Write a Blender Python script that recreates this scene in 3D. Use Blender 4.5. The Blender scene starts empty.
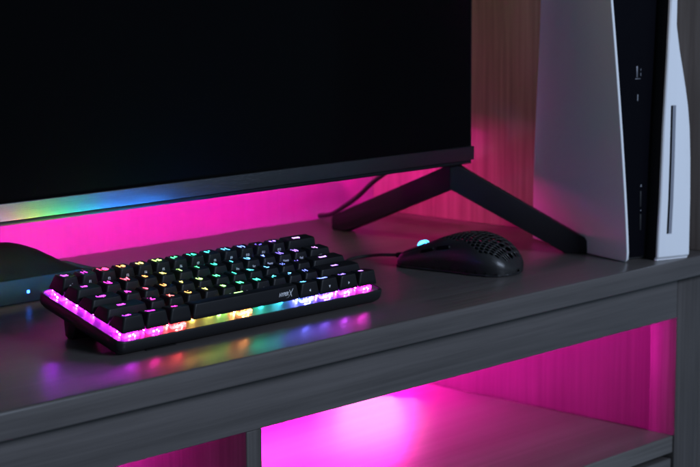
import bpy, bmesh, math, random
from mathutils import Vector, Matrix, noise
random.seed(7)
S = 0.001                       # all modelling below is written in millimetres
scene = bpy.context.scene
COL = scene.collection
PI = math.pi

# ------------------------------------------------------------------ helpers
class MB:
    def __init__(s): s.v, s.f = [], []
    def add(s, vs, fs):
        o = len(s.v); s.v += [tuple(v) for v in vs]; s.f += [tuple(i + o for i in f) for f in fs]; return s
    def box(s, x0, x1, y0, y1, z0, z1, b=0.0):
        bm = bmesh.new(); bmesh.ops.create_cube(bm, size=1)
        for v in bm.verts:
            v.co = Vector(((x0 + x1) / 2 + v.co.x * (x1 - x0), (y0 + y1) / 2 + v.co.y * (y1 - y0), (z0 + z1) / 2 + v.co.z * (z1 - z0)))
        if b > 0: bmesh.ops.bevel(bm, geom=list(bm.edges), offset=b, segments=3, affect='EDGES', profile=.5)
        return s.bm(bm)
    def bm(s, bm, M=None):
        bm.verts.index_update()
        vs = [(M @ v.co if M else v.co.copy()) for v in bm.verts]
        fs = [[v.index for v in f.verts] for f in bm.faces]; bm.free(); return s.add(vs, fs)
    def prism(s, pts, axis_fn, t0, t1, b=0.0):
        """pts 2D outline, axis_fn(a,b,t)->3D point, extruded t0..t1"""
        bm = bmesh.new(); n = len(pts)
        lo = [bm.verts.new(axis_fn(a, c, t0)) for a, c in pts]; hi = [bm.verts.new(axis_fn(a, c, t1)) for a, c in pts]
        bm.faces.new(lo[::-1]); bm.faces.new(hi)
        for i in range(n): bm.faces.new((lo[i], lo[(i + 1) % n], hi[(i + 1) % n], hi[i]))
        bmesh.ops.recalc_face_normals(bm, faces=bm.faces[:])
        if b > 0: bmesh.ops.bevel(bm, geom=list(bm.edges), offset=b, segments=3, affect='EDGES', profile=.5, clamp_overlap=True)
        return s.bm(bm)
    def tube(s, pts, r, n=12, sub=8):
        P = catmull(pts, sub); rings = []
        up = Vector((0, 0, 1))
        for i, p in enumerate(P):
            d = (P[min(i + 1, len(P) - 1)] - P[max(i - 1, 0)]).normalized()
            a = d.cross(up); a = a.normalized() if a.length > 1e-4 else Vector((1, 0, 0)); c = a.cross(d)
            rings.append([p + (a * math.cos(k * 2 * PI / n) + c * math.sin(k * 2 * PI / n)) * r for k in range(n)])
        vs = [v for R in rings for v in R]; fs = []
        for i in range(len(rings) - 1):
            for k in range(n): fs.append((i * n + k, i * n + (k + 1) % n, (i + 1) * n + (k + 1) % n, (i + 1) * n + k))
        fs.append(tuple(range(n))[::-1]); fs.append(tuple((len(rings) - 1) * n + k for k in range(n)))
        return s.add(vs, fs)
    def mesh(s, name, smooth=None):
        me = bpy.data.meshes.new(name)
        me.from_pydata([(x * S, y * S, z * S) for x, y, z in s.v], [], s.f); me.update()
        if smooth is not None:
            bm = bmesh.new(); bm.from_mesh(me)
            bmesh.ops.recalc_face_normals(bm, faces=bm.faces[:])
            for f in bm.faces: f.smooth = True
            for e in bm.edges:
                if len(e.link_faces) == 2 and e.calc_face_angle(0) > math.radians(smooth): e.smooth = False
            bm.to_mesh(me); bm.free()
        return me
    def build(s, name, mat, parent=None, smooth=35, loc=None):
        return link(name, s.mesh(name, smooth), mat, parent, loc)

def link(name, me, mat, parent=None, loc=None):
    o = bpy.data.objects.new(name, me); COL.objects.link(o)
    if mat and not me.materials: me.materials.append(mat)
    if parent: o.parent = parent
    if loc is not None: o.location = Vector(loc) * S
    return o

def catmull(pts, sub=8):
    P = [Vector(p) for p in pts]
    if len(P) < 3: return P
    Q = [P[0] * 2 - P[1]] + P + [P[-1] * 2 - P[-2]]; out = []
    for i in range(1, len(Q) - 2):
        a, b, c, d = Q[i - 1:i + 3]
        for k in range(sub):
            t = k / sub
            out.append(.5 * ((2 * b) + (c - a) * t + (2 * a - 5 * b + 4 * c - d) * t * t + (3 * b - a - 3 * c + d) * t ** 3))
    return out + [P[-1]]

def thing(name, label, cat, loc=(0, 0, 0), rz=0, group=None):
    o = bpy.data.objects.new(name, None); COL.objects.link(o); o.empty_display_size = .02
    o.location = Vector(loc) * S; o.rotation_euler = (0, 0, rz)
    return tag(o, label, cat, group)
def tag(o, label, cat, group=None):
    o['label'] = label; o['category'] = cat
    if group: o['group'] = group
    return o

# ------------------------------------------------------------------ materials
def new_mat(name):
    m = bpy.data.materials.new(name); m.use_nodes = True
    nt = m.node_tree; b = nt.nodes['Principled BSDF']; return m, nt, b
def N(nt, t, **k):
    n = nt.nodes.new(t)
    for a, v in k.items():
        if a in n.inputs: n.inputs[a].default_value = v
        else: setattr(n, a, v)
    return n
def plastic(name, col, rough=.45, spec=.4, bump=.0, bscale=900, metallic=0, coat=0, rvar=.06):
    m, nt, b = new_mat(name)
    b.inputs['Base Color'].default_value = (*col, 1); b.inputs['Metallic'].default_value = metallic
    b.inputs['Specular IOR Level'].default_value = spec; b.inputs['Coat Weight'].default_value = coat
    tc = N(nt, 'ShaderNodeTexCoord'); n1 = N(nt, 'ShaderNodeTexNoise', Scale=60.0, Detail=5.0)
    nt.links.new(tc.outputs['Object'], n1.inputs['Vector'])
    mr = N(nt, 'ShaderNodeMapRange'); mr.inputs['To Min'].default_value = max(rough - rvar, .02); mr.inputs['To Max'].default_value = rough + rvar
    nt.links.new(n1.outputs['Fac'], mr.inputs['Value']); nt.links.new(mr.outputs['Result'], b.inputs['Roughness'])
    if bump:
        n2 = N(nt, 'ShaderNodeTexNoise', Scale=float(bscale), Detail=2.0); nt.links.new(tc.outputs['Object'], n2.inputs['Vector'])
        bp = N(nt, 'ShaderNodeBump', Strength=bump, Distance=.0003); nt.links.new(n2.outputs['Fac'], bp.inputs['Height']); nt.links.new(bp.outputs['Normal'], b.inputs['Normal'])
    return m
def wood(name, c0, c1, grain='X', rough=.4, spec=.3):
    m, nt, b = new_mat(name); L = nt.links
    tc = N(nt, 'ShaderNodeTexCoord'); mp = N(nt, 'ShaderNodeMapping')
    sc = {'X': (7, 290, 290), 'Z': (200, 200, 6), 'Y': (330, 9, 330)}[grain]; mp.inputs['Scale'].default_value = sc
    L.new(tc.outputs['Object'], mp.inputs['Vector'])
    n1 = N(nt, 'ShaderNodeTexNoise', Scale=1.0, Detail=7.0, Roughness=.62, Distortion=.25); L.new(mp.outputs['Vector'], n1.inputs['Vector'])
    mp2 = N(nt, 'ShaderNodeMapping'); mp2.inputs['Scale'].default_value = tuple(v * .16 for v in sc); L.new(tc.outputs['Object'], mp2.inputs['Vector'])
    n2 = N(nt, 'ShaderNodeTexNoise', Scale=1.0, Detail=4.0, Roughness=.5, Distortion=1.2); L.new(mp2.outputs['Vector'], n2.inputs['Vector'])
    n3 = N(nt, 'ShaderNodeTexNoise', Scale=7.0, Detail=4.0); L.new(tc.outputs['Object'], n3.inputs['Vector'])
    a = N(nt, 'ShaderNodeMath', operation='MULTIPLY_ADD'); L.new(n2.outputs['Fac'], a.inputs[0]); a.inputs[1].default_value = .8; L.new(n1.outputs['Fac'], a.inputs[2])
    a2 = N(nt, 'ShaderNodeMath', operation='MULTIPLY_ADD'); L.new(n3.outputs['Fac'], a2.inputs[0]); a2.inputs[1].default_value = .35; L.new(a.outputs[0], a2.inputs[2])
    r = N(nt, 'ShaderNodeValToRGB'); r.color_ramp.elements[0].position = .78; r.color_ramp.elements[1].position = 1.36 if False else 1.0
    mr0 = N(nt, 'ShaderNodeMapRange'); mr0.inputs['From Min'].default_value = .82; mr0.inputs['From Max'].default_value = 1.32; L.new(a2.outputs[0], mr0.inputs['Value'])
    r.color_ramp.elements[0].position = 0.0; r.color_ramp.elements[0].color = (*c0, 1); r.color_ramp.elements[1].color = (*c1, 1)
    L.new(mr0.outputs['Result'], r.inputs['Fac']); L.new(r.outputs['Color'], b.inputs['Base Color'])
    mr = N(nt, 'ShaderNodeMapRange'); mr.inputs['To Min'].default_value = rough - .07; mr.inputs['To Max'].default_value = rough + .09
    L.new(n1.outputs['Fac'], mr.inputs['Value']); L.new(mr.outputs['Result'], b.inputs['Roughness'])
    b.inputs['Specular IOR Level'].default_value = spec
    bp = N(nt, 'ShaderNodeBump', Strength=.03, Distance=.0003); L.new(n1.outputs['Fac'], bp.inputs['Height']); L.new(bp.outputs['Normal'], b.inputs['Normal'])
    return m
def glow(name, strength, tint=None, mottled=0.0, scale=400.0, base=(.3, .3, .3)):
    """a glowing surface: colour comes from the object's own colour unless tint is given"""
    m, nt, b = new_mat(name); L = nt.links
    b.inputs['Base Color'].default_value = (*base, 1); b.inputs['Roughness'].default_value = .35
    if tint: b.inputs['Emission Color'].default_value = (*tint, 1)
    else:
        oi = N(nt, 'ShaderNodeObjectInfo'); L.new(oi.outputs['Color'], b.inputs['Emission Color'])
    if mottled:
        tc = N(nt, 'ShaderNodeTexCoord'); n = N(nt, 'ShaderNodeTexNoise', Scale=scale, Detail=3.0); L.new(tc.outputs['Object'], n.inputs['Vector'])
        mr = N(nt, 'ShaderNodeMapRange'); mr.inputs['From Min'].default_value = .38; mr.inputs['From Max'].default_value = .65
        mr.inputs['To Min'].default_value = strength * (1 - mottled); mr.inputs['To Max'].default_value = strength * (1 + mottled)
        L.new(n.outputs['Fac'], mr.inputs['Value']); L.new(mr.outputs['Result'], b.inputs['Emission Strength'])
    else: b.inputs['Emission Strength'].default_value = strength
    return m

M = {}
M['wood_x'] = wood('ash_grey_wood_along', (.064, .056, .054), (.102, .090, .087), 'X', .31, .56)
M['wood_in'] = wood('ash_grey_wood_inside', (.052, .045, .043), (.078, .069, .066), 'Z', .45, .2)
M['wood_shelf'] = wood('ash_grey_wood_lit_shelf', (.088, .077, .072), (.15, .135, .128), 'X', .38, .5)  # same wood made lighter, standing in for stronger strip light on the shelf
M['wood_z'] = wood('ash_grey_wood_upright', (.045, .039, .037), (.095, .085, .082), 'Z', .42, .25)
M['wood_wall'] = wood('brown_grey_wood_upright', (.128, .098, .084), (.228, .186, .163), 'Z', .5, .2)
M['wall_pale'] = wood('glow_tinted_back_panel', (.162, .124, .152), (.178, .137, .168), 'Z', .6, .1)  # grey panel tinted pink, part of the magenta glow put into its colour
M['dark'] = plastic('black_plastic', (.012, .012, .014), .5, .35, .15)
M['keycap'] = plastic('keycap_plastic', (.007, .007, .0085), .45, .3, .2, 1800)
M['case'] = plastic('black_anodised_case', (.018, .018, .02), .38, .5, .12, 2500, .3)
M['plate'] = plastic('switch_plate_metal', (.11, .11, .12), .38, .5, .1, 2000, .35)
M['housing'] = glow('glowing_switch_housing', 9.0, None, .9, 300)  # housing emits by itself, standing in for LED light caught inside
M['led'] = glow('switch_led', 330.0)
M['bezel_glow_bar'] = glow('added_bezel_glow', 800.0)  # for bars added to throw a rainbow onto the TV bezel
M['added_plate_glow'] = glow('under_bar_glow', 90.0)  # added glow under the space bar, away from any switch
M['legend'] = glow('shine_through_legend', 7.0)
M['print'] = plastic('white_side_print', (.62, .63, .66), .6, .2)
M['feed'] = plastic('rubber', (.01, .01, .01), .8, .2)
M['screen'] = plastic('glossy_black_screen', (.0016, .0016, .002), .16, .05, 0, 900, 0, 0, .02)
M['frame'] = plastic('black_tv_frame', (.007, .007, .009), .5, .2, .1)
M['leg'] = plastic('dark_tv_leg', (.014, .012, .015), .5, .15, .12)
M['white'] = plastic('matt_white_plastic', (.82, .83, .86), .48, .35, .12, 3000)
M['gloss'] = plastic('glossy_black_core', (.003, .003, .005), .28, .05, 0, 900, 0, .0, .04)
M['icon'] = plastic('grey_port_print', (.32, .33, .37), .5, .3)
M['port'] = plastic('port_metal', (.22, .22, .25), .35, .5, 0, 900, .8)
M['slot_grey'] = plastic('slot_bevel_grey', (.30, .31, .36), .5, .3)
M['mouse'] = plastic('matt_black_mouse', (.016, .0155, .016), .36, .38, .15, 2600)
M['wheel'] = glow('lit_wheel', 8.0, (.04, .42, 1.0))
M['cable'] = plastic('braided_cable', (.014, .014, .016), .7, .3, .8, 1500)
M['boxface'] = plastic('blue_grey_box_front', (.02, .026, .042), .5, .12, .1)
M['lid'] = plastic('dark_brown_lid', (.008, .006, .005), .7, .05, .3, 1600)
M['blue_led'] = glow('blue_indicator', 7.0, (.03, .16, 1.0))
M['strip_up'] = glow('magenta_strip_tv', 820.0, (1.0, .0, .54))
M['strip_low'] = glow('magenta_strip_shelf', 400.0, (1.0, .014, .5))
M['strip_tape'] = plastic('led_tape_backing', (.4, .4, .4), .6, .3)
def bezel_mat():
    m, nt, b = new_mat('brushed_dark_metal'); L = nt.links
    tc = N(nt, 'ShaderNodeTexCoord'); mp = N(nt, 'ShaderNodeMapping'); mp.inputs['Scale'].default_value = (14, 900, 1500); L.new(tc.outputs['Object'], mp.inputs['Vector'])
    n1 = N(nt, 'ShaderNodeTexNoise', Scale=1.0, Detail=6.0, Roughness=.7); L.new(mp.outputs['Vector'], n1.inputs['Vector'])
    r = N(nt, 'ShaderNodeMapRange'); r.inputs['To Min'].default_value = .28; r.inputs['To Max'].default_value = .5; L.new(n1.outputs['Fac'], r.inputs['Value']); L.new(r.outputs['Result'], b.inputs['Roughness'])
    b.inputs['Base Color'].default_value = (.2, .205, .22, 1); b.inputs['Metallic'].default_value = 1.0
    b.inputs['Anisotropic'].default_value = .93
    tg = N(nt, 'ShaderNodeCombineXYZ', Z=1.0); L.new(tg.outputs[0], b.inputs['Tangent'])
    bp = N(nt, 'ShaderNodeBump', Strength=.8, Distance=.0003); L.new(n1.outputs['Fac'], bp.inputs['Height']); L.new(bp.outputs['Normal'], b.inputs['Normal'])
    return m
M['bezel'] = bezel_mat()

# ------------------------------------------------------------------ cabinet (desk plane is z = 0, front along x)
FY, RY = -71.0, -46.0           # front of top, front of rail and posts
cab = thing('tv_cabinet', 'ash grey wooden TV cabinet with open lit shelf compartment, everything else stands on it', 'cabinet', (0, 0, -330))
def cpart(name, mb, mat): return mb.build(name, mat, cab, 40, (0, 0, 330))
cpart('top_panel', MB().box(-900, 900, FY, 402, -20.7, 0, 2.2), M['wood_x'])
cpart('rail', MB().box(-880, 689.4, RY, -22, -67.3, -24.6, .8), M['wood_x'])
cpart('gap_light_block', MB().box(-880, 689.4, -33, -22, -24.5, -20.8), M['dark'])  # added dark filler stopping compartment light leaking through the gap
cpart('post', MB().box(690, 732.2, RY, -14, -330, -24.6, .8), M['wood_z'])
cpart('gap_light_block', MB().box(689.6, 732, -33, -14, -24.5, -20.8), M['dark'])
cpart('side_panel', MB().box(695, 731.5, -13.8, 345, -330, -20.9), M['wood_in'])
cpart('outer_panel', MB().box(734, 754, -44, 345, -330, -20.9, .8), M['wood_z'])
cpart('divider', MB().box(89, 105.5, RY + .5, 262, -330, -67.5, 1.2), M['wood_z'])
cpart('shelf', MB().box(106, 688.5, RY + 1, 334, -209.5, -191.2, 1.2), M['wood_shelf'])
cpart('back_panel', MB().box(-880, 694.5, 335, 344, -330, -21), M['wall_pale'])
cpart('drawer_front', MB().box(107, 687, RY + 1.5, -27, -330, -215.5, 1.5), M['wood_x'])
cpart('hutch_side_panel', MB().box(714, 736, FY + 1, 402, .2, 620, .6), M['wood_wall'])
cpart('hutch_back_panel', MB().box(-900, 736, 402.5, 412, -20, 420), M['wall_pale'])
cpart('base_board', MB().box(-880, 690, -10, 330, -338, -331), M['wood_x'])

# ------------------------------------------------------------------ keyboard
kb = thing('keyboard', 'compact black mechanical keyboard with rainbow backlit keys, tilted on its rear feet', 'keyboard')
kb.rotation_euler = (.26402, 0, .00437)
W, D = 296.0, 105.5
def rrect(hw, hd, r, cx=0, cy=0, n=5):
    out = []
    for sx, sy, a0 in ((1, 1, 0), (-1, 1, 90), (-1, -1, 180), (1, -1, 270)):
        for k in range(n + 1):
            a = math.radians(a0 + 90 * k / n); out.append((cx + sx * (hw - r) + r * math.cos(a), cy + sy * (hd - r) + r * math.sin(a)))
    return out
def loft(rings, cap_lo=True, cap_hi=True):
    n = len(rings[0]); mb = MB(); vs = [p for R in rings for p in R]; fs = []
    for i in range(len(rings) - 1):
        for k in range(n): fs.append((i * n + k, i * n + (k + 1) % n, (i + 1) * n + (k + 1) % n, (i + 1) * n + k))
    if cap_lo: fs.append(tuple(range(n))[::-1])
    if cap_hi: fs.append(tuple((len(rings) - 1) * n + k for k in range(n)))
    return mb.add(vs, fs)
def ring(hw, hd, r, z, cx=W / 2, cy=D / 2): return [(x, y, z) for x, y in rrect(hw, hd, r, cx, cy)]
# tub shaped case: outside up, over the rim, down to the sunken floor
loft([ring(W / 2 - 6, D / 2 - 6, 4, 0.0), ring(W / 2 - 3.2, D / 2 - 3.2, 5, .2), ring(W / 2 - .6, D / 2 - .6, 6, 3.2), ring(W / 2, D / 2, 6, 5.5),
      ring(W / 2, D / 2, 6, 11.2), ring(W / 2 - .25, D / 2 - .25, 6, 11.75), ring(W / 2 - .8, D / 2 - .8, 5.6, 12.0), ring(W / 2 - 1.7, D / 2 - 1.7, 5, 12.0), ring(W / 2 - 2.2, D / 2 - 2.2, 5, 11.6), ring(W / 2 - 2.3, D / 2 - 2.3, 5, 8.0)]).build('case', M['case'], kb, 50)
loft([ring(W / 2 - 2.6, D / 2 - 2.6, 4.5, 8.4), ring(W / 2 - 2.6, D / 2 - 2.6, 4.5, 10.6), ring(W / 2 - 3.0, D / 2 - 3.0, 4.4, 11.0)]).build('switch_plate', M['plate'], kb, 30)
loft([ring(W / 2 - 18, D / 2 - 14, 6, -4.5), ring(W / 2 - 14, D / 2 - 10, 8, -.1)]).build('underbody', M['dark'], kb, 30)
ct, st = math.cos(.26402), math.sin(.26402)
for fx in (16, 258):            # flip-out feet, reaching down to the desk
    pts = [(72, 0.5), (92, 0.5), (84, -20.5), (80, -21.6), (74, -20)]
    MB().prism(pts, lambda a, c, t: (t, a, c), fx, fx + 24, .9).build('flip_foot', M['dark'], kb, 40)
MB().prism([(2, -.3), (12, -.3), (12, -.2), (2, -.2)], lambda a, c, t: (t, a, c), 30, 60).build('rubber_pad', M['feed'], kb)

UP = 19.05
KB = 16.7                       # height of the keycap skirts
def keycap_mesh(w_u, row, convex=False):
    hw = w_u * UP / 2 - .45; hd = 9.1; zl = [28.1, 25.8, 25.0, 25.1, 25.4][row]
    zf, zb = (zl + 1.9, zl + .2) if row < 4 else (zl + 3.1, zl - .5)
    tw = hw - 2.9; y0, y1 = -5.6, 7.0; cy = (y0 + y1) / 2; thd = (y1 - y0) / 2
    def ztop(x, y, sag=.85):
        t = (y - y0) / (y1 - y0); u = x / tw
        return zf + (zb - zf) * t + ((-sag * (1 - u * u)) if not convex else .7 * (1 - ((y - cy) / thd) ** 2) - .4)
    rings = []
    def R(h_w, h_d, r, c_y, z): rings.append([(x, y, z(x, y) if callable(z) else z) for x, y in rrect(h_w, h_d, r, 0, c_y)])
    R(hw - .9, hd - .9, .8, 0, KB + .15); R(hw - .15, hd - .15, 1.2, 0, KB - .25); R(hw, hd, 1.3, 0, KB)
    for t in (.3, .6, .85):
        zz = lambda x, y, t=t: KB + (ztop(max(-tw, min(tw, x)), max(y0, min(y1, y)), .85) - .7 - KB) * t
        f = t ** 1.05
        R(hw + (tw + .55 - hw) * f, hd + (thd + .5 - hd) * f, 1.3 + .7 * f, cy * f, zz)
    R(tw + .5, thd + .45, 2.1, cy, lambda x, y: ztop(max(-tw, min(tw, x)), y) - .75)
    R(tw + .32, thd + .3, 2.1, cy, lambda x, y: ztop(max(-tw, min(tw, x)), y) - .3)
    R(tw, thd, 2.0, cy, lambda x, y: ztop(x, y) - .03)
    for q in (.93, .75, .55, .35, .15): R(tw * q, thd * q, 2.0 * q, cy, lambda x, y: ztop(x, y))
    return loft(rings).mesh('keycap', 60), ztop, hw
_txt = {}
def text2d(s, size, shear=0.0):
    key = (s, size, shear)
    if key not in _txt:
        cu = bpy.data.curves.new('t', 'FONT'); cu.body = s; cu.size = size; cu.align_x = 'CENTER'; cu.align_y = 'CENTER'; cu.shear = shear; cu.resolution_u = 3
        cu.offset = size * .028
        o = bpy.data.objects.new('t', cu); COL.objects.link(o); bpy.context.view_layer.update()
        me = o.to_mesh(); vs = [(v.co.x, v.co.y) for v in me.vertices]; fs = [tuple(p.vertices) for p in me.polygons]
        o.to_mesh_clear(); bpy.data.objects.remove(o); bpy.data.curves.remove(cu)
        _txt[key] = (vs, fs)
    return _txt[key]
TAB = [(.3, (.58, .05, 1)), (1.5, (.95, .02, .85)), (2.5, (1, .03, .16)), (3.4, (1, .25, .06)), (4.4, (1, .62, .12)), (5.4, (.62, .95, .16)), (6.4, (.08, 1, .22)), (7.5, (.03, 1, .42)),
       (8.5, (.05, .85, .75)), (9.5, (.1, .5, 1)), (10.5, (.16, .26, 1)), (11.5, (.17, .13, 1)), (12.5, (.33, .17, 1)), (14.2, (.72, .3, 1))]
def hue(u):
    if u <= TAB[0][0]: return TAB[0][1]
    for (a, c), (b, d) in zip(TAB, TAB[1:]):
        if u <= b:
            t = (u - a) / (b - a); return tuple(c[i] + (d[i] - c[i]) * t for i in range(3))
    return TAB[-1][1]
ROWS = [
 [('Esc', 1)] + [(c, 1) for c in ('1 !', '2 @', '3 #', '4 $', '5 %', '6 ^', '7 &', '8 *', '9 (', '0 )', '- _', '= +')] + [('Bksp', 2)],
 [('Tab', 1.5)] + [(c, 1) for c in 'QWERTYUIOP'] + [('[ {', 1), ('] }', 1), ('\\ |', 1.5)],
 [('Caps', 1.75)] + [(c, 1) for c in 'ASDFGHJKL'] + [('; :', 1), ("' \"", 1), ('Enter', 2.25)],
 [('Shift', 2.25)] + [(c, 1) for c in 'ZXCVBNM'] + [(', <', 1), ('. >', 1), ('/ ?', 1), ('Shift', 2.75)],
 [('Ctrl', 1.25), ('Win', 1.25), ('Alt', 1.25), ('', 6.25), ('Alt', 1.25), ('Menu', 1.25), ('Ctrl', 1.25), ('Fn', 1.25)]]
SIDE = {(0, 0): '~ `', (0, 13): '.', (1, 8): 'Prt', (1, 9): 'Scr', (1, 10): 'Pause', (1, 11): 'Home', (1, 12): 'End', (1, 13): 'Del', (2, 7): 'Ins', (2, 8): 'PgU', (2, 9): 'PgD', (2, 10): 'Vol', (2, 11): 'Vol', (3, 5): 'M', (3, 6): 'K', (3, 7): 'P', (3, 9): 'L'}
for k in range(12): SIDE[(0, k + 1)] = 'F%d' % (k + 1)
TRI = {'left': [(-1, 0), (.9, -1), (.9, 1)], 'right': [(1, 0), (-.9, 1), (-.9, -1)], 'down': [(0, -1), (1, .9), (-1, .9)], 'up': [(0, 1), (-1, -.9), (1, -.9)]}
ARW = {(3, 10): 'up', (4, 4): 'left', (4, 5): 'down', (4, 6): 'right'}
cap_cache = {}
sw_mesh = loft([[(x, y, 11.02) for x, y in rrect(7.6, 7.6, 1)], [(x, y, 14.0) for x, y in rrect(7.4, 7.4, 1)], [(x, y, 14.2) for x, y in rrect(6.6, 6.6, 1)], [(x, y, 16.6) for x, y in rrect(5.4, 5.4, 1)]]).mesh('switch', 30)
led_mesh = MB().box(-3.2, -1.6, -7.7, -7.2, 12.0, 13.2, .15).box(.2, 1.3, -7.75, -7.2, 13.0, 13.8, .15).box(2.4, 3.4, -7.75, -7.2, 11.4, 12.4, .15).box(-7.75, -7.2, -2.6, -.8, 11.7, 12.8, .15).box(-7.7, -7.2, 1.2, 2.2, 12.8, 13.6, .15).box(-2.4, 2.4, 7.2, 7.75, 11.8, 14.0, .2).mesh('led', 30)
rear_mesh = MB().box(-5.5, 5.5, 7.8, 8.4, 12.0, 16.2, .2).mesh('bezel_glow_bar', 30)
clip_mesh = MB().box(-1.6, 1.0, -7.6, -6.9, 14.2, 15.0, .2).mesh('housing_clip', 30)
KCOL = {(4, 0): (.75, .03, .95), (4, 1): (1, .02, .42), (4, 2): (1, .10, .10), (4, 4): (.17, .17, 1), (4, 5): (.28, .13, 1), (4, 6): (.6, .06, .9), (4, 7): (.9, .03, .7), (4, 3): (.5, 1, .2)}
for r, keys in enumerate(ROWS):
    u = 0.0
    for i, (txt, w) in enumerate(keys):
        c = u + w / 2; u += w
        px, py = 5.1 + c * UP, 5.1 + (4.5 - r) * UP
        sp = (r == 4 and i == 3)
        if (w, r) not in cap_cache: cap_cache[(w, r)] = keycap_mesh(w, r, sp)
        me, ztop, hw = cap_cache[(w, r)]
        kc = link('keycap', me, M['keycap'], kb, (px, py, 0))
        col = hue(c - .28 * r * min(1, c / 3))
        # lit legend on the top face
        ly = 2.6
        if sp:
            vs, fs = [], []
            lg = MB().box(-4.6, 4.6, 4.4, 5.3, ztop(0, 4.8) - .3, ztop(0, 4.8) + .16)
            lg = lg.build('legend', M['legend'], kc); lg.color = (*hue(5.9), 1)
        else:
            size = 6.6 if len(txt) == 1 else (5.2 if len(txt) == 3 and ' ' in txt else 4.2)
            vs, fs = text2d(txt, size)
            lg = MB().add([(x, y * 1.3 + ly, ztop(x, y * 1.3 + ly) + .10) for x, y in vs], fs).build('legend', M['legend'], kc, None); lg.color = (*col, 1)
        # printed legend on the sloping front face
        def front(x, t): return (x, -9.1 + 3.0 * max(t, 0) ** 1.05 - .16, KB + (ztop(0, -5.6) - .7 - KB) * t)
        HF = 9.5
        if (r, i) in SIDE:
            vs, fs = text2d(SIDE[(r, i)], 2.7)
            MB().add([front(x, .62 + y / HF) for x, y in vs], fs).build('side_legend', M['print'], kc, None)
        if (r, i) in ARW:
            MB().add([front(x * 1.05, .5 + y * 1.1 / HF) for x, y in TRI[ARW[(r, i)]]], [(0, 1, 2)]).build('side_legend', M['print'], kc, None)
        if sp:
            mb = MB(); vs, fs = text2d('HYPER', 3.7, .35); ox = (9.08 - c) * UP
            mb.add([front(x + ox - 1.6, .54 + y / HF) for x, y in vs], fs)
            def stroke(pts, wd):
                n = len(pts); L_ = []; R_ = []
                for k, (x, y) in enumerate(pts):
                    wv = wd * (.35 + .65 * math.sin(PI * (k + .5) / n)); L_.append(front(ox + x - wv, .54 + y / HF)); R_.append(front(ox + x + wv, .54 + y / HF))
                mb.add(L_ + R_, [(k, k + 1, n + k + 1, n + k) for k in range(n - 1)])
            stroke([(5.2, 2.6), (5.9, 1.2), (6.8, -.4), (7.7, -2.4)], .42)
            stroke([(9.6, 3.3), (8.2, 1.7), (6.6, -.1), (5.0, -1.7)], .36)
            stroke([(5.0, -1.9), (3.2, -2.7), (1.2, -2.9), (.0, -2.9)], .3)
            mb.build('logo', M['print'], kc, None)
        lc = KCOL.get((r, i), col if c < 13 else (.16, .12, 1))
        spots = [px] if not sp else [px - 2.6 * UP, px - 1.1 * UP, px, px + 1.35 * UP, px + 2.55 * UP]
        sc_ = [lc] if not sp else [(.75, .75, .12), (.5, 1, .2), (.8, .32, .10), (.03, .65, .9), (.03, .5, 1)]
        for q, (sx, c2) in enumerate(zip(spots, sc_)):
            if sp and q not in (2,):       # glowing blocks added beside the switch to light the plate under the bar
                o = link('added_plate_glow', MB().box(-1.6, 1.6, -2.0, -.6, 11.02, 12.2, .2).mesh('added_plate_glow', 30), M['added_plate_glow'], kb, (sx, py + 3.0, 0)); o.color = (*c2, 1); continue
            sw = link('switch', sw_mesh, M['housing'], kb, (sx, py, 0)); sw.color = (*[v_ ** 1.35 for v_ in c2], 1)
            ld = link('led', led_mesh, M['led'], sw); ld.color = (*c2, 1)
            if r == 0:  # extra glowing bars facing back, added for the bezel reflection
                rl = link('bezel_glow_bar', rear_mesh, M['bezel_glow_bar'], sw); rl.color = (*[k_ * (1 if c < 9.6 else .4 if c < 11 else .04) for k_ in (v_ ** 1.7 for v_ in (hue(min(c * 1.2 + 2.0, 9.8)) if c > 1 else (.6, .05, 1)))], 1)
            link('housing_clip', clip_mesh, M['dark'], sw)
# keyboard lead leaving the back of the case at its left end
inv = Matrix.Rotation(-.26402, 4, 'X') @ Matrix.Rotation(-.00437, 4, 'Z')
def kloc(p): return tuple(inv @ Vector(p))
MB().tube([kloc(q) for q in [(58, 98, 32), (95, 140, 26), (150, 190, 19), (180, 228, 15.5), (177, 252, 15), (163, 260, 19.3), (150, 268, 23), (138, 284, 17), (120, 300, 6)]], 2.3).build('cable', M['cable'], kb, 60)

# ------------------------------------------------------------------ television
TY = 118.0
tv = thing('television', 'wide black flat screen TV with brushed metal lower edge on splayed legs', 'television', (0, TY, 0))
def tpart(name, mb, mat, sm=40, parent=None): return mb.build(name, mat, parent or tv, sm, (0, -TY, 0) if not parent else None)
X0, X1, ZB = -460.0, 562.0, 91.0
tpart('frame', MB().box(X0, X1, TY + 3, TY + 22, ZB + 1, ZB + 590, 2.5), M['frame'])
tpart('screen', MB().box(X0 + 5, X1 - 5, TY + 1.2, TY + 2.9, ZB + 18, ZB + 580, .4), M['screen'])
tpart('bottom_bezel', MB().box(X0 + .2, X1 - .2, TY, TY + 5, ZB + 3.6, ZB + 17.6, .5), M['bezel'])
tpart('lower_lip', MB().box(X0 + 1, X1 - 2, TY + 2, TY + 24, ZB - .5, ZB + 3.3, 1.4), M['frame'])
tpart('rear_housing', MB().box(X0 + 90, X1 - 60, TY + 22.2, TY + 62, ZB + 6, ZB + 420, 8), M['frame'])
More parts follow.
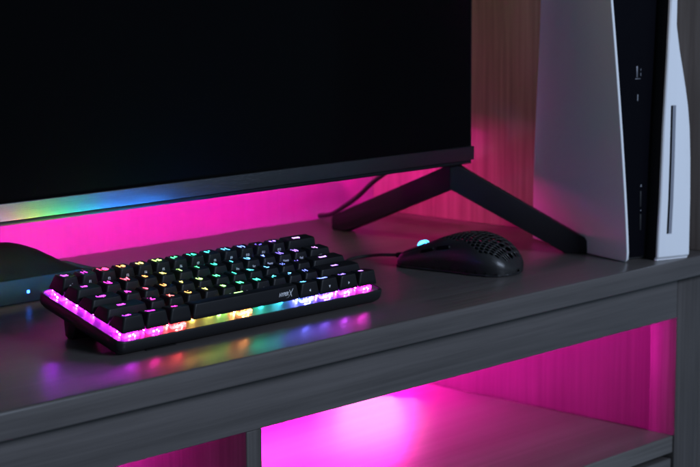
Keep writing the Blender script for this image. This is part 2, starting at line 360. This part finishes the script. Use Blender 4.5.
def leg_pair(ap, fr, bk):
    ax = Vector((ap[0], ap[1], 0)); dirs = []
    for foot in (fr, bk):
        d = Vector((foot[0], foot[1], 0)) - ax; dirs.append((d.normalized(), d.length))
    b = (dirs[0][0] + dirs[1][0]).normalized(); mm = Vector((-b.y, b.x, 0))
    for d, L in dirs:
        n = Vector((-d.y, d.x, 0)); k = -n.dot(mm) / d.dot(mm); top, bot = 92.0, 62.0
        pts = [(0, top), (0, bot + 2), (L - 22, .3), (L - 2, .3), (L, 2), (L, 13), (L - 3, 17), (L - 9, 19), (14, top - 8)]
        tpart('leg', MB().prism(pts, lambda a, c, t: ax + d * (a + (k * t if a == 0 else 0)) + n * t + Vector((0, 0, c)), -6.5, 6.5, .5), M['leg'], 35)
leg_pair((550, 136), (628, 23), (575, 329))
leg_pair((-430, 136), (-508, 23), (-455, 329))
tag(MB().tube([(621, 400, 3.2), (613, 372, 9), (600, 335, 25), (588, 305, 39), (571, 270, 57), (545, 215, 82), (520, 165, 112)], 2.6).build('power_cord', M['cable'], None, 60),
    'black power cord rising from the lit back panel to behind the TV', 'cord')

# ------------------------------------------------------------------ games console
yaw = math.radians(18)
con = thing('games_console', 'tall upright games console with two white side plates around a glossy black core', 'console', (605, -42, 0), -yaw)
# local frame: x to the right along its front, y back, z up
def flare(z): return -24.7 * (max(z, 0) / 257.0) ** 1.25 if z < 257 else -24.7 - (z - 257) * .12
zs = [0.3, 3, 10, 25, 43, 70, 102, 130, 161, 190, 210, 235, 257, 290, 320, 345, 358]
def interp(tab, z):
    for (x0, z0), (x1, z1) in zip(tab, tab[1:]):
        if z <= z1: return x0 + (x1 - x0) * (z - z0) / (z1 - z0)
    return tab[-1][0]
def plate_back(z): return interp([(165, 0), (165, 38), (164, 86), (158, 150), (151, 203), (145, 255), (133, 358)], z)
rings = []
mb = MB(); nd = 13; th = 3.2; out = []; inn = []
for z in zs:
    fy0 = 4.0 if z < 1 else (1.0 if z < 5 else 0.0)
    for k in range(nd):
        d = fy0 + (plate_back(z) - fy0) * k / (nd - 1)
        t = d / 170
        bulge = -7.0 * math.sin(PI * min(1, t)) * (.3 + .7 * z / 257)
        x = flare(z) * (1 - min(1, t)) + bulge
        out.append((x, d, z + (2.0 * t * t if z < 12 else 0))); inn.append((x + th, d + (.4 if k == 0 else 0), z + (2.0 * t * t if z < 12 else 0)))
nz = len(zs); vs = out + inn; o = len(out); fs = []
for i in range(nz - 1):
    for k in range(nd - 1):
        a, b, c, d = i * nd + k, i * nd + k + 1, (i + 1) * nd + k + 1, (i + 1) * nd + k
        fs += [(a, d, c, b), (o + a, o + b, o + c, o + d)]
for i in range(nz - 1):
    a, b = i * nd, (i + 1) * nd; fs += [(a, o + a, o + b, b)]; a, b = i * nd + nd - 1, (i + 1) * nd + nd - 1; fs += [(a, b, o + b, o + a)]
for k in range(nd - 1):
    fs += [(k, k + 1, o + k + 1, o + k)]; a, b = (nz - 1) * nd + k, (nz - 1) * nd + k + 1; fs += [(a, o + a, o + b, b)]
pl = MB().add(vs, fs).build('side_plate', M['white'], con, 50)
bv = pl.modifiers.new('bevel', 'BEVEL'); bv.width = .0009; bv.segments = 3; bv.limit_method = 'ANGLE'; bv.angle_limit = math.radians(50)
# right plate with the disc drive bulge: front outline in (x, z)
inner = [(31.5, .3), (32.5, 30), (34, 61), (35.9, 130), (39, 198), (41.1, 257), (44, 330), (45, 358)]
outer = [(72, .3), (72, 60), (71, 100), (69.3, 130), (66.6, 152), (63.2, 170), (59, 189), (54.6, 208), (50.6, 231), (48.0, 257), (46.8, 290), (46.2, 358)]
liner = []
zz = [.3, 1.2, 4, 12, 26, 26.6, 60, 80, 100, 115, 130, 141, 152, 153.4, 154, 162, 170, 179, 189, 198, 208, 219, 231, 244, 257, 273, 290, 320, 358]
rings = []
for z in zz:
    xi, xo = interp(inner, z), interp(outer, z); y0 = -7.5 if z > 2 else -5
    sl = 1 if 26.3 <= z <= 153.7 else 0
    s0, s1 = xi + (xo - xi) * .24, xi + (xo - xi) * .24 + 3.6
    dp = 1.6 * sl
    liner.append([(xi + .25, 118, z), (xi + .25, y0 + 3.2, z), (xi + 5.5, y0 + 3.2, z), (xi + 5.5, 118, z)])
    rings.append([(xi + 6, 120, z), (xi + 6, y0 + 3, z), (xi, y0 + 2.9, z), (xi + .3, y0 + 1, z), (xi + 1.4, y0, z), (s0, y0 - .3, z), (s0 + .02, y0 - .3 + dp, z), (s1 - .02, y0 - .3 + dp * .98, z), (s1, y0 - .3 + dp * .9, z), (s1 + 2.6, y0 - .4, z), (xo - 1.6, y0 + .2, z), (xo - .4, y0 + 1, z), (xo, y0 + 3, z), (xo + .3, 40, z), (min(xo + .2, 66), 120, z)])
loft(rings).build('drive_plate', M['white'], con, 32)
loft(liner).build('drive_bay', M['dark'], con, 32)
# black disc slot and its grey chamfer
mb = MB(); mg = MB()
for z0, z1 in ((26.6, 60), (60, 80), (80, 100), (100, 115), (115, 130), (130, 141), (141, 153.4)):
    q = []
    for z in (z0, z1):
        xi, xo = interp(inner, z), interp(outer, z); s0 = xi + (xo - xi) * .24; q += [(s0 + .1, -6.35, z), (s0 + 3.5, -6.4, z), (s0 + 3.62, -6.6, z), (s0 + 6.2, -8.05, z)]
    mb.add([q[0], q[1], q[5], q[4]], [(0, 1, 2, 3)]); mg.add([q[2], q[3], q[7], q[6]], [(0, 1, 2, 3)])
mb.build('disc_slot', M['gloss'], con, None); mg.build('slot_chamfer', M['slot_grey'], con, None)
# glossy core between the plates
def core_l(z): return flare(z) + th + .4
rings = []
for z in (4, 12, 43, 102, 161, 210, 257, 300, 350):
    l, r_ = core_l(z) + .5, interp(inner, z) - 3.4; lb = flare(z) * .1 + 6.5
    rings.append([(lb, 130, z), (l + 1.5, 14, z), (l, 10, z), (l + 1, 8.6, z), (r_ - 1, 8.6, z), (r_, 10, z), (r_, 130, z)])
loft(rings).build('core', M['gloss'], con, 30)
MB().box(3, 34, 13, 118, 1, 340).build('inner_gap', M['dark'], con)
def icon(name, parts, mat):
    m_ = MB()
    for x0, x1, z0, z1 in parts: m_.box(x0, x1, 8.1, 8.58, z0, z1, .12)
    return m_.build(name, mat, con, 30)
icon('usb_port', [(13.6, 15.2, 181.5, 192.5), (12.2, 18.6, 179.8, 180.6)], M['port'])
icon('usb_port', [(15.2, 16.0, 158.5, 165.0)], M['icon'])
icon('port_icon', [(18.6, 19.1, 183, 186), (18.6, 19.1, 188, 190)], M['slot_grey'])
icon('eject_button', [(20.6, 22.4, 53.5, 69)], M['dark'])
icon('power_button', [(21.0, 22.8, 30, 46)], M['dark'])
icon('button_icon', [(20.8, 22.6, 73.4, 74.2), (21.2, 22.2, 74.6, 75.6)], M['icon'])
icon('button_icon', [(21.3, 22.3, 49.2, 50.2)], M['icon'])

# ------------------------------------------------------------------ mouse
ang = math.radians(11)
ms = thing('mouse', 'black honeycomb gaming mouse with a glowing cyan scroll wheel', 'mouse', (471, 58, 0), ang)
# local: y forward (nose at +62), x right
def lerp_tab(tab, s):
    if s <= tab[0][0]: return tab[0][1]
    n_ = len(tab); m_ = []
    for k in range(n_):
        a, b = max(k - 1, 0), min(k + 1, n_ - 1); m_.append((tab[b][1] - tab[a][1]) / (tab[b][0] - tab[a][0]))
    for k in range(n_ - 1):
        (a, c), (b, d) = tab[k], tab[k + 1]
        if s <= b:
            h = b - a; t = (s - a) / h; t2, t3 = t * t, t ** 3
            return (2 * t3 - 3 * t2 + 1) * c + (t3 - 2 * t2 + t) * h * m_[k] + (3 * t2 - 2 * t3) * d + (t3 - t2) * h * m_[k + 1]
    return tab[-1][1]
WT = [(0, 20), (3, 24.5), (10, 27.5), (35, 28.5), (60, 29), (88, 32.5), (104, 31.5), (115, 26), (121, 17), (124, 3)]
HT = [(0, 10.5), (4, 14), (18, 20), (35, 27), (55, 34.5), (72, 37.5), (88, 36.5), (104, 30), (115, 20.5), (121, 12), (124, 5)]
def surf(s, t, off=0.0):
    """s from nose, t in -60..60 across"""
    s = max(0, min(124, s)); t = max(-60, min(60, t)); th_ = PI / 2 + t / 60 * PI / 2
    w, h = lerp_tab(WT, s), lerp_tab(HT, s); c, sn = math.cos(th_), math.sin(th_)
    x = math.copysign(abs(c) ** .62, c) * (w + off); z = 2.0 + (h - 2 + off) * abs(sn) ** .72
    if z < 14: x *= 1 - .10 * ((14 - z) / 14) ** 1.2
    return (x, 62 - s + (off if s < 1 else 0) , z)
mesh_v, mesh_f, vid = [], [], {}
def vtx(s, t):
    s = max(0, min(124, s)); t = max(-60, min(60, t)); k = (round(s, 2), round(t, 2))
    if k not in vid: vid[k] = len(mesh_v); mesh_v.append(surf(s, t))
    return vid[k]
Rh = 3.2
def holed(s, t):
    if s > 117 or s < 31: return False
    lim = 9 + (s - 40) * .52 if s < 100 else 40 - (s - 100) * 1.0
    return -38 + max(0, s - 100) * 1.2 < t < lim and not (s < 50 and abs(t) < 4.5)
j = 0; s = -Rh
while s < 124 + Rh:
    t = -62 + (j % 2) * Rh * math.sqrt(3) / 2
    while t < 63:
        outer_ = [vtx(s + Rh * math.cos(k * PI / 3), t + Rh * math.sin(k * PI / 3)) for k in range(6)]
        if len(set(outer_)) >= 3:
            hol = holed(s, t); q = .72
            if hol and 2 < s < 122:
                inn_ = []
                for k in range(6): inn_.append(len(mesh_v)); mesh_v.append(surf(s + q * Rh * math.cos(k * PI / 3), t + q * Rh * math.sin(k * PI / 3)))
                for k in range(6): mesh_f.append((outer_[k], outer_[(k + 1) % 6], inn_[(k + 1) % 6], inn_[k]))
            else:
                ids = []
                for q_ in outer_:
                    if q_ not in ids: ids.append(q_)
                if len(ids) >= 3: mesh_f.append(tuple(ids))
        t += Rh * math.sqrt(3)
    s += 1.5 * Rh; j += 1
sh = MB().add(mesh_v, mesh_f).mesh('shell', 70); shell = link('shell', sh, M['mouse'], ms)
sd = shell.modifiers.new('thickness', 'SOLIDIFY'); sd.thickness = .0012; sd.offset = -1
mb = MB(); rr = []
for a, b in ((0, 20), (3, 24), (10, 26), (35, 27), (60, 27.3), (88, 30.5), (104, 29.5), (115, 24), (121, 15), (123.5, 3)): rr.append((b, a))
ol = [(x, 62 - y) for x, y in rr] + [(-x, 62 - y) for x, y in reversed(rr)]
MB().prism(ol, lambda a, c, t: (a, c, t), .4, 2.6, .5).build('base', M['dark'], ms, 40)
ol2 = [(x * .75, (62 - y) * .92) for x, y in rr] + [(-x * .75, (62 - y) * .92) for x, y in reversed(rr)]
MB().prism(ol2, lambda a, c, t: (a, c, t), 2.8, 9, .5).build('circuit_board', M['dark'], ms, 40)
def patch(s0, s1, t0, t1, off, ns=14, nt_=6, taper=.0):
    vs = []; fs = []
    for i in range(ns + 1):
        a = i / ns; e = 1 - taper * abs(2 * a - 1) ** 4
        for k in range(nt_ + 1):
            b = k / nt_; tm = (t0 + t1) / 2; vs.append(surf(s0 + (s1 - s0) * a, tm + (t1 - t0) * (b - .5) * e, off if 0 < i < ns and 0 < k < nt_ else -.6))
    for i in range(ns):
        for k in range(nt_): q = i * (nt_ + 1) + k; fs.append((q, q + 1, q + nt_ + 2, q + nt_ + 1))
    return MB().add(vs, fs)
patch(2.5, 29, 4.5, 27, .6, 14, 8, .12).build('mouse_button', M['mouse'], ms, 60)
patch(2.5, 29, -27, -4.5, .6, 14, 8, .12).build('mouse_button', M['mouse'], ms, 60)
patch(30, 46, 33.5, 39.5, 1.1, 14, 6, .5).build('side_button', M['gloss'], ms, 60)
patch(47.5, 64, 33.5, 40, 1.1, 14, 6, .5).build('side_button', M['gloss'], ms, 60)
wh = MB(); n = 28
def disc(x0, x1, r0, r1, zc, yc):
    prof = [(x0, r0), (x0 + .6, r1), (x1 - .6, r1), (x1, r0)]
    vs = [(x, yc + r * math.cos(a * 2 * PI / n), zc + r * math.sin(a * 2 * PI / n)) for a in range(n) for x, r in prof]; m_ = len(prof)
    fs = [(a * m_ + k, a * m_ + k + 1, ((a + 1) % n) * m_ + k + 1, ((a + 1) % n) * m_ + k) for a in range(n) for k in range(m_ - 1)]
    fs += [tuple(a * m_ for a in range(n))[::-1], tuple(a * m_ + m_ - 1 for a in range(n))]
    return MB().add(vs, fs)
wz, wy = 18.7, 62 - 20
w_ = disc(-3.0, 3.0, 5.2, 5.5, wz, wy).build('scroll_wheel', M['dark'], ms, 40)
disc(-3.2, -1.3, 5.3, 6.0, wz, wy).build('light_ring', M['wheel'], w_, 40)
disc(1.3, 3.2, 5.3, 6.0, wz, wy).build('light_ring', M['wheel'], w_, 40)
loft([[(x, 61.0, z + 8) for x, z in rrect(4.2, 3.6, 1.5)], [(x, 64, z + 8) for x, z in rrect(4.0, 3.3, 1.5)], [(x, 73, z + 7.6) for x, z in rrect(2.6, 2.4, 1.2)]]).build('strain_relief', M['feed'], ms, 40)
ic = Matrix.Rotation(-ang, 4, 'Z')
def mloc(p): return tuple(ic @ (Vector(p) - Vector((471, 58, 0))))
MB().tube([(0, 71, 7.6), mloc((452, 146, 6.5)), mloc((455, 163, 3.5)), mloc((447, 172, 2)), mloc((430, 169, 2)), mloc((404, 157, 2)), mloc((350, 151, 2)), mloc((300, 150, 2)), mloc((220, 142, 2)), mloc((160, 136, 2)), mloc((110, 126, 2))], 1.5).build('cable', M['cable'], ms, 60)

# ------------------------------------------------------------------ low box at the left
bx = thing('media_box', 'low set-top box with blue-grey front, domed dark lid and small blue indicator light', 'set-top box', (20, 232, 0))
MB().box(-110, 126, 0, 62, .3, 22.4, 1.2).build('body', M['boxface'], bx, 40)
prof = [(-110, 22.6), (-80, 46), (-40, 52), (20, 52), (58, 51), (70, 50), (82, 47), (96, 41.5), (108, 35), (120, 27.5), (128, 22.6)]
xs = [p[0] for p in prof]; rings = []; NY = 12
for k in range(NY + 1):
    a = k / NY; y = -1.2 + 66 * a; f = math.sin(PI * min(1, max(0, a))) ** .55 if 0 < a < 1 else 0
    rings.append([(x, y, 22.6 + (z - 22.6) * f + .0) for x, z in prof] + [(128, y, 22.5), (-110, y, 22.5)])
loft(rings).build('lid', M['lid'], bx, 50)
MB().box(64.6, 67.4, -.9, .6, 8.4, 11.2, .5).build('indicator_light', M['blue_led'], bx, 40)

# ------------------------------------------------------------------ LED strips
ls = thing('led_strip', 'magenta LED light strip glowing behind the TV onto the back panel', 'led strip', (0, 184, 98))
MB().box(-455, 632, -1, .6, -15.2, 5.7).build('tape', M['strip_tape'], ls)
MB().box(-455, 632, .7, 30, 4.5, 5.7).build('light_shield_fin', M['dark'], ls)  # unseen fins and cap added to keep strip light off desk and upper wall
MB().box(-455, 632, .7, 30, -15.2, -14).build('light_shield_fin', M['dark'], ls)
MB().box(632.2, 634, -1, 30, -15.2, 5.7).build('light_shield_cap', M['dark'], ls)
MB().box(-450, 628, .7, 2.0, -1.6, 1.6, .3).build('diffuser', M['strip_up'], ls)
MB().box(592, 595, 64, 193, -26, 6).build('tape', M['dark'], ls)  # unlit strip pieces added around the extra side wall light
MB().box(595.2, 599, 66, 191, -1, .8, .3).build('diffuser', M['strip_tape'], ls)
MB().box(595.2, 625, 64, 193, -27, -25.8).build('light_shield_fin', M['dark'], ls)
MB().box(595.2, 599, 64, 193, 5.2, 6.4).build('light_shield_fin', M['dark'], ls)
ls2 = thing('led_strip', 'magenta LED light strip glowing inside the open compartment along the back of the lower shelf', 'led strip', (0, 334, -138))
MB().box(-112, 690, -.9, .6, -5, 5).build('tape', M['strip_tape'], ls2)
MB().box(-110, 688, -5.5, -1, -4, 4, .4).build('diffuser', M['strip_low'], ls2)

# ------------------------------------------------------------------ light
w = bpy.data.worlds.new('World'); scene.world = w; w.use_nodes = True
bg = w.node_tree.nodes['Background']; bg.inputs['Color'].default_value = (.52, .74, 1.0, 1); bg.inputs['Strength'].default_value = .17
def area(name, loc, target, sx, sy, power, col):
    l = bpy.data.lights.new(name, 'AREA'); l.shape = 'RECTANGLE'; l.size, l.size_y = sx, sy; l.energy = power; l.color = col
    o = bpy.data.objects.new(name, l); COL.objects.link(o); o.location = Vector(loc) * S
    o.rotation_euler = (Vector(target) - Vector(loc)).to_track_quat('-Z', 'Y').to_euler(); return o
area('window_light', (480, -2300, 960), (420, 0, -40), .8, .35, 40, (.63, .76, 1.0))
area('room_lamp', (-250, 340, 1050), (660, 250, 150), .3, .3, 4.2, (1.0, .68, .45))

cl = area('added_side_wall_light', (600.5, 312, 96.5), (600.5 + 25, 312, 96.5 - 94), .125, .004, .75, (1.0, .0, .33))  # added light that reddens the low side wall near the corner
for px_, py_, pz_, sx_, sy_, e_ in ((575, 300, -162, .17, .10, .018), (594, 296, -168, .085, .06, .016)):  # unseen lights added to put a white hot spot on the shelf
    ll = area('added_shelf_highlight', (px_, py_, pz_), (px_ - 700, py_ - 662, pz_ - 265), sx_, sy_, e_, (1.0, .66, .9)); ll.data.shape = 'ELLIPSE'; ll.data.spread = math.radians(135)

# ------------------------------------------------------------------ camera
R = ((0.69161524, -0.72223815, -0.00635756), (-0.11463579, -0.10107606, -0.98825213), (0.71311079, 0.68421903, -0.15270008))
cd = bpy.data.cameras.new('camera'); cam = bpy.data.objects.new('camera', cd); COL.objects.link(cam)
rx, dn, fw = (Vector(v) for v in R)
m3 = Matrix((rx, -dn, -fw)).transposed()
cam.matrix_world = Matrix.Translation(Vector((-820.589, -1031.533, 295.984)) * S) @ m3.to_4x4()
cd.sensor_width = 36; cd.lens = 36 * 1763.827 / 700; cd.clip_start = .02; cd.clip_end = 50
cd.dof.use_dof = True; cd.dof.focus_distance = 1.46; cd.dof.aperture_fstop = 11
scene.camera = cam

# ------------------------------------------------------------------ render
scene.render.engine = 'CYCLES'
scene.view_settings.view_transform = 'Standard'; scene.view_settings.look = 'None'
scene.view_settings.exposure = 0; scene.view_settings.gamma = 1
c = scene.cycles
c.use_denoising = True; c.max_bounces = 8; c.diffuse_bounces = 4; c.glossy_bounces = 4; c.sample_clamp_indirect = 6; c.sample_clamp_direct = 0
try: c.use_light_tree = True
except Exception: pass
